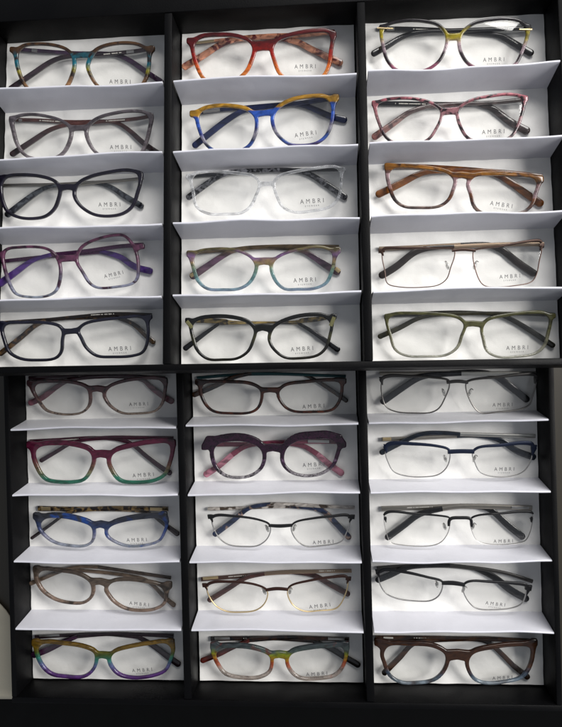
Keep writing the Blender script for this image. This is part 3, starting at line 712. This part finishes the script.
glasses('A', (374, 295, 186), 'olive green rectangular eyeglasses fading to clear at the bottom',
 [(49,80),(60,67),(120,62),(200,65),(250,75),(268,92),(262,122),(245,156),(213,177),(160,182),(102,178),(72,161),(55,122)],
 [(334,102),(350,81),(400,68),(460,60),(512,62),(526,76),(523,112),(509,151),(484,172),(430,183),(382,182),(351,166),(338,132)],
 ([(50,74,7),(36,63,7)],[(526,68,7),(546,61,8)]), [(264,88,10),(300,86,9),(338,90,10)], (433,159,66,2),
 [dict(p=[(546,60,11),(430,56,10),(300,55,10),(185,60,11),(130,72,12),(80,98,14),(12,128,15)], m='t2'),
  dict(p=[(40,62,10),(170,55,12),(260,53,12),(370,58,11),(420,76,13),(480,112,14),(546,156,15)], m='t1', print=((175,55),(250,53)))],
 t=(3.0,2.7,2.1), mats=dict(front=ac((0,(.50,.50,.44),.35),(.34,(.34,.33,.24),.6),(.6,(.16,.155,.075),.8),(1,(.085,.083,.035),.93)),
  t1=flat((.03,.028,.02),1), t2=flat((.05,.045,.025),1)))

# ---------------- lower case, left column
glasses('B', (15, 365, 170), 'mauve brown eyeglasses fading to clear, with dusty pink temples, top left of the lower case',
 [(66,82),(78,67),(130,61),(190,66),(230,81),(240,102),(235,132),(215,152),(180,160),(140,158),(107,146),(82,118)],
 [(300,98),(315,79),(360,61),(420,52),(466,52),(483,66),(486,92),(476,127),(455,148),(400,158),(357,155),(325,136),(307,117)],
 ([(66,72,11),(44,58,11)],[(484,60,11),(496,50,11)]), [(236,82,11),(270,78,10),(304,84,11)], (408,129,62),
 [dict(p=[(496,44,16),(400,38,14),(280,38,14),(180,50,14),(130,78,18),(90,108,22),(44,128,26)], m='t2'),
  dict(p=[(46,44,16),(160,40,14),(280,36,14),(410,44,14),(450,74,18),(490,104,22),(524,124,24)], m='t2', print=((210,38),(290,36)))],
 t=(3.0,2.9,1.7), sq=.058, mats=dict(front=ac((0,(.42,.34,.28),.6),(.18,(.36,.28,.24),.65),(.42,(.22,.13,.12),.85),(.7,(.10,.045,.05),.95),(1,(.07,.03,.035),1),tort=(200,(.03,.02,.02),.6,.04,1)),
  t2=ac((0,(.34,.15,.19),.9),(.5,(.25,.10,.13),.92),(.85,(.055,.022,.03),1),(1,(.05,.02,.03),1))))
glasses('B', (15, 425, 170), 'maroon rectangular eyeglasses with emerald green lower rims',
 [(68,95),(85,76),(140,69),(200,76),(240,91),(251,112),(241,147),(220,175),(190,183),(140,183),(107,175),(84,148)],
 [(316,118),(330,96),(380,79),(450,66),(502,66),(509,86),(503,127),(486,160),(455,178),(392,185),(352,178),(327,148)],
 ([(66,76,14),(44,64,13)],[(508,70,13),(522,58,13)]), [(248,100,14),(282,96,12),(320,100,14)], (423,165,70,2),
 [dict(p=[(524,44,15),(400,42,14),(300,42,14),(200,54,13),(140,86,14),(82,120,16)]),
  dict(p=[(50,54,14),(160,48,13),(270,42,13),(370,54,13),(430,100,14),(480,138,16),(518,162,22)], print=((150,50),(240,44)))],
 t=(4.4,3.6,2.9), sq=.038, mats=dict(front=ac((0,(.022,.12,.075),.9),(.14,(.05,.24,.16),.75),(.26,(.22,.22,.13),.75),(.42,(.22,.11,.08),.8),(.58,(.13,.02,.05),.95),(1,(.10,.012,.035),.98),streak=2),
  temple=ac((0,(.04,.012,.025),1),(.6,(.045,.012,.025),1),(1,(.08,.01,.03),1))))
glasses('B', (20, 495, 170), 'blue grey eyeglasses with cobalt corners and a tortoiseshell temple across the top',
 [(68,106),(85,84),(130,79),(190,91),(228,106),(238,122),(228,152),(205,165),(160,165),(122,156),(92,138)],
 [(289,122),(305,106),(350,91),(410,82),(456,82),(473,97),(469,127),(450,150),(400,165),(352,165),(317,151),(296,137)],
 ([(66,82,13),(48,68,12)],[(474,80,12),(478,66,12)]), [(234,104,12),(264,98,11),(292,104,12)], (385,148,66),
 [dict(p=[(490,46,16),(400,44,16),(280,44,16),(180,52,15),(140,68,11),(90,106,11),(36,144,12)], m='bar', cut=4, hinge=((430,46),(470,47),10,M_GOLD)),
  dict(p=[(60,44,18),(160,46,16),(280,46,16),(390,50,14),(440,66,12),(480,98,14),(526,132,20)], m='bar', cut=4, hinge=((70,45),(100,46),12,M_GOLD))],
 t=(4.6,2.8,1.9), sq=.058, mats=dict(front=ac((0,(.33,.37,.42),.55),(.3,(.36,.36,.48),.55),(.5,(.11,.13,.26),.8),(.64,(.045,.07,.17),.93),(.8,(.045,.05,.075),.97),(1,(.03,.032,.04),1),tort=(55,(.02,.075,.32),.61,.06,.93)),
  bar=flat((.27,.18,.08),1,tort=(170,(.025,.016,.012),.46,.05,1)), tip=flat((.03,.02,.022),1)))
glasses('B', (18, 550, 170), 'translucent taupe eyeglasses lying askew in their slot',
 [(68,90),(85,73),(130,76),(190,86),(228,106),(240,126),(232,152),(210,170),(170,172),(127,161),(92,138),(73,114)],
 [(299,132),(315,113),(360,106),(420,113),(466,126),(481,147),(472,176),(445,192),(400,198),(357,190),(326,171),(305,151)],
 ([(68,76,11),(54,62,11)],[(482,130,12),(500,116,13)]), [(234,108,12),(270,106,10),(304,116,12)], (400,178,64,-1),
 [dict(p=[(506,92,11),(400,76,11),(265,56,11),(190,56,10),(140,70,12),(90,90,14),(38,112,16)], m='t1', cut=2, tm='t2'),
  dict(p=[(60,60,12),(160,64,11),(300,76,11),(410,94,12),(450,120,12),(480,152,13),(520,186,17)], m='t2')],
 t=(2.9,3.3,2.1), sq=.058, mats=dict(front=ac((0,(.32,.23,.18),.7),(.3,(.36,.26,.21),.65),(.55,(.24,.17,.13),.8),(.8,(.14,.11,.085),.9),(1,(.12,.09,.07),.92),tort=(90,(.06,.045,.035),.62,.06,.95)),
  t1=flat((.10,.075,.06),1), t2=flat((.26,.19,.14),.85)))
glasses('B', (20, 620, 170), 'eyeglasses shading from mustard through green to violet, bottom left of the lower case',
 [(63,102),(80,84),(140,86),(200,96),(238,112),(245,132),(232,161),(205,183),(150,185),(107,175),(77,148)],
 [(300,132),(315,113),(370,96),(430,86),(476,83),(493,100),(489,137),(470,165),(430,182),(372,188),(332,176),(308,152)],
 ([(62,90,12),(44,74,12)],[(492,88,13),(502,74,12)]), [(240,120,12),(270,118,10),(304,122,12)], (403,165,66,2),
 [dict(p=[(508,52,14),(400,48,11),(300,46,11),(190,54,12),(140,74,18),(90,98,26),(38,118,28)], m='t1', cut=3),
  dict(p=[(50,56,14),(160,50,11),(280,46,11),(390,56,12),(440,84,18),(490,122,22),(530,150,26)], m='t1', cut=3, tm='t1', hinge=((64,52),(130,50),8))],
 t=(3.0,3.2,2.4), sq=.058, mats=dict(front=ac((0,(.08,.025,.13),.92),(.18,(.14,.06,.24),.8),(.36,(.16,.18,.38),.75),(.52,(.05,.24,.18),.85),(.64,(.07,.12,.025),.9),(.78,(.18,.115,.022),.93),(1,(.17,.10,.025),.95),warp=.07),
  t1=flat((.035,.018,.025),1), tip=flat((.07,.018,.06),1)))

# ---------------- lower case, middle column
glasses('B', (185, 355, 170), 'brown tortoiseshell rectangular eyeglasses with teal temples, top middle of the lower case',
 [(58,114),(70,98),(140,95),(210,101),(242,117),(248,137),(235,171),(212,186),(150,190),(97,182),(71,158)],
 [(313,128),(335,106),(400,95),(470,90),(506,95),(511,117),(501,156),(480,178),(420,185),(362,182),(334,166)],
 ([(56,96,11),(38,88,10)],[(510,90,11),(528,84,10)]), [(242,118,10),(280,116,8),(318,118,10)], (424,169,72,2),
 [dict(p=[(532,70,10),(420,66,10),(310,62,10),(220,60,13),(160,74,15),(100,102,18),(24,134,20)], m='bar', cut=3),
  dict(p=[(40,76,12),(150,66,10),(280,62,11),(390,64,10),(430,82,12),(490,120,14),(538,154,15)], m='bar', cut=3, print=((185,64),(250,62)))],
 t=(2.8,2.8,2.0), sq=.038, mats=dict(front=ac((0,(.12,.035,.02),.95),(.5,(.09,.028,.016),.97),(1,(.075,.026,.015),1),tort=(130,(.025,.010,.008),.5,.07,1)),
  bar=solid('teal_metal',(.012,.045,.05),.3,.4), tip=flat((.10,.045,.02),1,tort=(90,(.02,.015,.015),.5,.05,1))))
glasses('B', (190, 420, 170), 'chunky purple patterned cat-eye eyeglasses with rose pink temples',
 [(80,100),(96,81),(150,71),(200,79),(230,97),(239,122),(229,157),(200,180),(160,188),(122,182),(95,161),(81,132)],
 [(311,128),(321,96),(352,73),(410,65),(460,65),(485,83),(480,117),(465,151),(430,175),(382,182),(342,172),(319,152)],
 ([(88,74,17),(66,72,16),(44,88,11)],[(466,70,17),(486,66,16),(510,80,11)]), [(236,96,14),(274,92,12),(316,98,14)], (408,147,72,2),
 [dict(p=[(495,72,16),(400,70,16),(280,74,15),(190,84,16),(140,114,20),(95,152,24),(46,184,28)], cut=4, hinge=((390,70),(460,71),10)),
  dict(p=[(75,80,16),(180,80,15),(290,76,15),(370,84,16),(420,112,20),(465,150,24),(508,180,28)], cut=4)],
 t=(6.8,3.6,2.2), sq=.01, mats=dict(front=ac((0,(.50,.48,.50),.4),(.16,(.46,.42,.46),.45),(.24,(.05,.03,.05),.95),(.36,(.07,.03,.07),.95),(.42,(.26,.16,.26),.85),(.48,(.035,.009,.03),1),(1,(.04,.010,.03),1),warp=.16,tort=(700,(.012,.005,.012),.55,.05,1)),
  temple=flat((.26,.06,.10),.93), tip=flat((.55,.24,.31),.9)))
glasses('B', (195, 490, 170), 'metal eyeglasses with black brow, silver lower rims and blue marbled temple tips',
 [(60,102),(72,91),(130,91),(200,101),(240,116),(248,132),(235,161),(205,183),(160,188),(112,180),(80,156)],
 [(320,127),(335,111),(390,98),(450,92),(502,91),(508,107),(500,142),(480,170),(420,185),(367,185),(336,161)],
 ([(62,94,5),(52,90,9),(42,84,9)],[(506,96,5),(516,90,9),(528,84,9)]), [(243,118,5),(282,120,6),(322,117,5)], (423,172,68,2),
 [dict(p=[(528,58,11),(430,54,11),(330,48,12),(250,46,12),(180,58,14),(130,98,18),(60,150,22)], cut=3, m='bar'),
  dict(p=[(42,62,11),(140,60,11),(250,54,12),(310,52,16),(410,62,18),(460,104,20),(514,162,22)], cut=3, m='bar')],
 kind='metal', brow=(8,.4), rim=.5, pads=[(238,132),(327,130)], sq=.058, mats=dict(front=blackmetal, rim=M_SILVER, bar=flat((.60,.55,.50),1,tort=(90,(.10,.07,.05),.55,.04,1)),
  tip=flat((.035,.05,.11),1,tort=(150,(.36,.26,.22),.60,.04,1))))
glasses('B', (192, 555, 170), 'brown browed metal eyeglasses with thin gold lower rims',
 [(53,112),(68,98),(130,93),(200,101),(240,117),(248,132),(235,162),(208,182),(160,190),(112,185),(76,162)],
 [(317,124),(330,106),(390,89),(460,79),(506,79),(511,97),(501,142),(475,175),(420,185),(372,185),(335,162)],
 ([(54,104,5),(44,102,8),(34,98,8)],[(508,86,5),(516,80,8),(526,74,8)]), [(243,117,5),(280,112,5.5),(318,115,5)], (422,168,70,2),
 [dict(p=[(528,52,12),(420,54,11),(310,56,12),(240,62,12),(180,74,14),(130,104,17),(52,152,20)], cut=3, m='bar', print=((420,53),(470,52))),
  dict(p=[(30,80,14),(130,72,13),(260,60,13),(330,56,14),(400,66,16),(455,96,18),(522,132,20)], cut=3, m='t2', hinge=((36,78),(86,74),9,M_GOLD), print=((120,72),(230,64)))],
 kind='metal', brow=(8,.4), rim=.55, pads=[(238,126),(324,124)], sq=.058, mats=dict(front=darkbrown, rim=M_GOLD, bar=bronze, t2=solid('cocoa_metal',(.10,.06,.05),.3,.6), tip=flat((.10,.045,.04),.95)))
glasses('B', (192, 620, 170), 'grey green topped eyeglasses with a red tortoise bridge and clear lower rims',
 [(83,120),(96,101),(150,96),(210,105),(250,122),(258,142),(245,171),(213,187),(160,188),(117,175),(92,148)],
 [(321,137),(335,116),(390,101),(450,96),(491,96),(499,117),(489,157),(465,180),(410,192),(362,188),(335,167)],
 ([(80,100,15),(68,84,14)],[(500,98,14),(512,84,14)]), [(252,120,12),(288,116,11),(324,122,12)], (412,178,70,2),
 [dict(p=[(520,64,14),(400,60,14),(300,58,14),(190,66,14),(130,92,15),(90,112,17),(28,136,19)], cut=3, m='bar', hinge=((450,62),(505,63),9)),
  dict(p=[(62,62,16),(160,60,14),(280,60,14),(400,68,14),(450,90,16),(505,122,20),(556,152,24)], cut=3, m='bar', tm='t2', hinge=((75,62),(125,61),9), print=((170,61),(230,60)))],
 t=(4.0,3.2,2.5), sq=.058, mats=dict(front=ac((0,(.46,.40,.36),.6),(.25,(.48,.42,.38),.55),(.4,(.50,.16,.10),.7),(.52,(.34,.07,.02),.9),(.62,(.36,.22,.03),.88),(.72,(.24,.28,.03),.9),(.82,(.09,.12,.11),.95),(1,(.05,.06,.065),1),tort=(75,(.16,.025,.012),.64,.05,.95),warp=.12),
  bar=flat((.05,.022,.014),1,tort=(150,(.012,.008,.008),.5,.06,1)), tip=flat((.13,.022,.015),1), t2=flat((.02,.016,.015),1)))

# ---------------- lower case, right column
glasses('B', (370, 355, 180), 'thin dark grey metal rectangular eyeglasses, top right of the lower case',
 [(40,90),(52,74),(120,70),(200,75),(241,83),(245,97),(235,132),(213,165),(190,178),(140,182),(82,175),(52,158)],
 [(304,92),(320,82),(400,72),(480,66),(513,69),(516,87),(506,132),(495,155),(460,170),(402,178),(347,178),(319,147)],
 ([(42,80,5),(36,76,8),(30,72,9)],[(514,76,5),(520,72,8),(524,68,9)]), [(240,86,5),(274,82,5.5),(307,86,5)], (414,155,62),
 [dict(p=[(518,58,14),(400,58,14),(285,58,14),(230,60,17),(160,68,19),(100,104,22),(34,150,26)], cut=2, m='bar'),
  dict(p=[(30,58,12),(150,58,13),(250,56,14),(330,52,15),(390,64,20),(440,100,24),(496,144,26)], cut=2, m='t2')],
 kind='metal', brow=(9,.4), rim=.55, pads=[(232,119),(314,119)], mats=dict(front=greymetal, rim=solid('gunmetal',(.20,.19,.18),.3,.9), bar=steel, t2=pewter, tip=flat((.035,.035,.04),.97)))
glasses('B', (372, 420, 180), 'navy blue browed metal eyeglasses with silver lower rims',
 [(46,100),(58,82),(130,79),(200,86),(235,96),(242,112),(232,147),(205,170),(160,178),(112,175),(72,161),(51,132)],
 [(317,108),(335,91),(400,83),(470,78),(496,83),(499,107),(488,142),(465,165),(420,178),(372,175),(340,161),(322,132)],
 ([(48,90,8),(42,84,11),(38,78,10)],[(498,92,8),(506,86,12),(514,82,12)]), [(237,100,7),(278,98,7),(320,99,7)], (413,153,62),
 [dict(p=[(510,50,12),(420,48,12),(275,44,12),(220,40,13),(150,44,14),(80,76,16),(24,104,18)], cut=2, m='bar', tm='tip'),
  dict(p=[(30,60,12),(140,56,12),(265,50,12),(330,48,14),(400,62,18),(450,96,22),(512,118,26)], cut=2, m='t2', hinge=((34,60),(60,59),10,M_GOLD))],
 kind='metal', brow=(11,.4), rim=.45, pads=[(231,124),(322,124)], mats=dict(front=navymetal, rim=M_SILVER, bar=steel, t2=pewter, tip=flat((.02,.028,.045),1)))
glasses('B', (372, 485, 180), 'black half-rim eyeglasses with bare lower lens edges',
 [(43,100),(58,89),(130,93),(200,99),(240,107),(242,122),(235,152),(213,178),(180,190),(102,188),(62,178),(48,152)],
 [(311,112),(330,100),(400,92),(470,88),(496,92),(499,112),(491,152),(475,175),(430,185),(372,185),(335,175),(318,152)],
 ([(46,96,5),(38,96,8),(38,110,6)],[(498,96,5),(502,98,8),(500,110,6)]), [(240,128,3.5),(241,114,4.5),(250,104,5),(278,103,5),(304,104,5),(311,114,4.5),(312,130,3.5)], (410,175,60),
 [dict(p=[(500,72,16),(400,68,15),(285,66,15),(220,74,15),(150,90,18),(100,126,22),(42,168,24)], cut=3, m='bar', hinge=((436,70),(490,72),8)),
  dict(p=[(30,74,16),(150,70,15),(275,66,15),(340,68,16),(380,84,20),(425,126,24),(476,166,26)], cut=2, m='bar', print=((110,71),(190,68)))],
 kind='metal', brow=(7,.35), rim=.24, pads=[(229,134),(318,134)], mats=dict(front=blackmetal, rim=M_SILVER, bar=pewter, tip=flat((.014,.014,.016),1)))
glasses('B', (366, 550, 180), 'black and silver metal eyeglasses lying tilted, with wide black temple tips',
 [(43,85),(58,69),(120,73),(190,89),(235,101),(240,114),(225,142),(200,158),(150,160),(97,151),(61,132)],
 [(307,118),(325,103),(390,103),(460,109),(496,116),(499,132),(485,167),(460,180),(400,188),(347,182),(319,157)],
 ([(46,78,5),(38,70,8),(30,62,9)],[(498,122,6),(508,118,9),(518,116,11)]), [(237,104,6),(274,104,7),(309,110,6)], (404,168,62,-2),
 [dict(p=[(520,98,12),(430,70,10),(340,56,10),(262,48,11),(140,52,14),(80,76,20),(30,96,22)], cut=3, m='bar'),
  dict(p=[(34,56,10),(140,50,11),(262,50,11),(340,58,12),(400,84,22),(450,124,28),(508,156,26)], cut=3, m='bar')],
 kind='metal', brow=(9,.4), rim=.5, pads=[(223,112),(307,128)], mats=dict(front=blackmetal, rim=M_SILVER, bar=greymetal, tip=flat((.016,.016,.018),1)))
glasses('B', (366, 620, 180), 'brown striped eyeglasses fading to blue grey, bottom right of the lower case',
 [(60,108),(75,86),(140,83),(205,89),(240,107),(248,127),(235,161),(208,185),(160,195),(112,192),(82,172),(65,138)],
 [(324,132),(340,109),(400,93),(460,86),(506,89),(513,107),(503,152),(480,178),(430,192),(382,195),(350,185),(332,162)],
 ([(58,80,14),(34,68,13)],[(512,86,14),(530,70,12)]), [(246,114,17),(286,110,15),(326,116,17)], (426,180,62,2),
 [dict(p=[(534,66,14),(450,62,14),(360,58,14),(220,62,14),(150,72,14),(110,112,16),(52,170,18)], cut=5, tm='temple'),
  dict(p=[(30,56,16),(140,56,15),(300,58,14),(370,64,14),(410,92,15),(460,142,16),(510,182,20)], cut=5, tm='temple', print=((150,56),(220,57)), hinge=((55,55),(85,56),5,M_PALE))],
 t=(3.7,3.6,2.1), sq=.038, mats=dict(front=ac((0,(.36,.42,.47),.6),(.14,(.22,.28,.34),.75),(.26,(.09,.12,.17),.88),(.4,(.11,.05,.03),.92),(.6,(.065,.026,.011),.97),(1,(.055,.022,.010),1),streak=3,warp=.1,tort=(60,(.045,.018,.010),.55,.1,1)),
  temple=flat((.085,.038,.018),1,tort=(70,(.03,.014,.009),.5,.1,1))))

# ------------------------------------------------------------------ what the cases lie on
def struct(o, kind='structure'): o['kind'] = kind; return o
ZT = -9.2
mb = MB(); mb.box(-900, 1500, -338, 1200, ZT - 30, ZT)
m, nt, b = new_mat('dark_wood_table'); L = nt.links
tc = N(nt, 'ShaderNodeTexCoord'); mp = N(nt, 'ShaderNodeMapping'); mp.inputs['Scale'].default_value = (40, 3, 3); L.new(tc.outputs['Object'], mp.inputs[0])
nz = N(nt, 'ShaderNodeTexNoise'); nz.inputs['Scale'].default_value = 3; nz.inputs['Detail'].default_value = 6; L.new(mp.outputs[0], nz.inputs['Vector'])
cr = N(nt, 'ShaderNodeValToRGB'); cr.color_ramp.elements[0].color = (.006, .005, .003, 1); cr.color_ramp.elements[1].color = (.03, .024, .014, 1); L.new(nz.outputs['Fac'], cr.inputs[0]); L.new(cr.outputs[0], b.inputs['Base Color']); b.inputs['Roughness'].default_value = .5
struct(link('table_top', mb.mesh('table_top', bevel=1.5), m))
mb = MB(); mb.box(-3000, 3000, -3000, 3000, -760, -750); struct(link('floor', mb.mesh('floor'), leatherette('dark_floor', (.004, .004, .004), .6, 60)))
# cream cloth at the lower left, its hem along the table edge, its far edge in a loose curve
mb = MB(); nx, ny = 60, 24
for j in range(ny + 1):
    for i in range(nx + 1):
        t = i / nx; x = -300 + 560 * t
        top = -262 - 60 * max(0, (x + 22) / 40) ** 2 if x > -22 else -262 + 34 * (1 - math.exp((x + 22) / 14.))
        top = max(top, -330 - 3 * math.sin(x * .05)); y = -336.5 + (top + 336.5) * j / ny
        mb.v.append((x, y, ZT + 1.6 + .4 * math.sin(x * .11) * math.sin(y * .09)))
for j in range(ny):
    for i in range(nx): mb.f.append((j * (nx + 1) + i, j * (nx + 1) + i + 1, (j + 1) * (nx + 1) + i + 1, (j + 1) * (nx + 1) + i))
me = mb.mesh('table_runner'); rn = link('table_runner', me, fabric('cream_linen', (.36, .33, .26), .1, .8, .3, 60))
so = rn.modifiers.new('solid', 'SOLIDIFY'); so.thickness = .0015; so.offset = -1
rn['label'] = 'cream cloth on the table peeking out beside the lower left corner of the lower case'; rn['category'] = 'cloth'
# stand under the raised end of the upper case (hidden behind it), part of that case
bz = None
R_, T_ = FR['A']
for x in (60, TW - 90):
    mb = MB(); a = R_ @ np.array([x, -30, -9.]) + T_; hgt = a[2] - ZT
    mb.box(x, x + 30, -60, -10, -9 - hgt + 6, -9.05); link('stand_foot', mb.mesh('stand_foot', bevel=1), M_CASE, caseA)

# ------------------------------------------------------------------ light: one broad window up and to the right, dim room
w = bpy.data.worlds.new('World'); S.world = w; w.use_nodes = True
w.node_tree.nodes['Background'].inputs[0].default_value = (.84, .90, 1., 1); w.node_tree.nodes['Background'].inputs[1].default_value = .25
def area(name, loc, target, sx, sy, e, col):
    l = bpy.data.lights.new(name, 'AREA'); l.shape = 'RECTANGLE'; l.size = sx; l.size_y = sy; l.energy = e; l.color = col
    o = bpy.data.objects.new(name, l); COL.objects.link(o); o.location = loc
    o.rotation_euler = (Vector(target) - Vector(loc)).to_track_quat('-Z', 'Y').to_euler(); return o
area('window_light', (1.85, .35, 1.15), (.26, -.05, 0), .7, 1.2, 44, (1., .98, .95))
area('window_light', (.85, 1.25, 1.30), (.26, -.05, 0), .9, .6, 20, (1., .98, .95))
S.view_settings.view_transform = 'Standard'; S.view_settings.look = 'None'; S.view_settings.exposure = .36; S.view_settings.gamma = 1
S.render.engine = 'CYCLES'; S.cycles.transparent_max_bounces = 24; S.cycles.max_bounces = 8
S.cycles.use_denoising = True
for k_, v_ in (('A', FR['A']),):
    c = [(R_ @ np.array(q) + T_).round(1).tolist() for q in ((0, 0, -9), (0, -303, -9), (TW, 0, -9), (TW, -303, -9))]; print('A underside corners', c, 'cam', CAM.round(1))
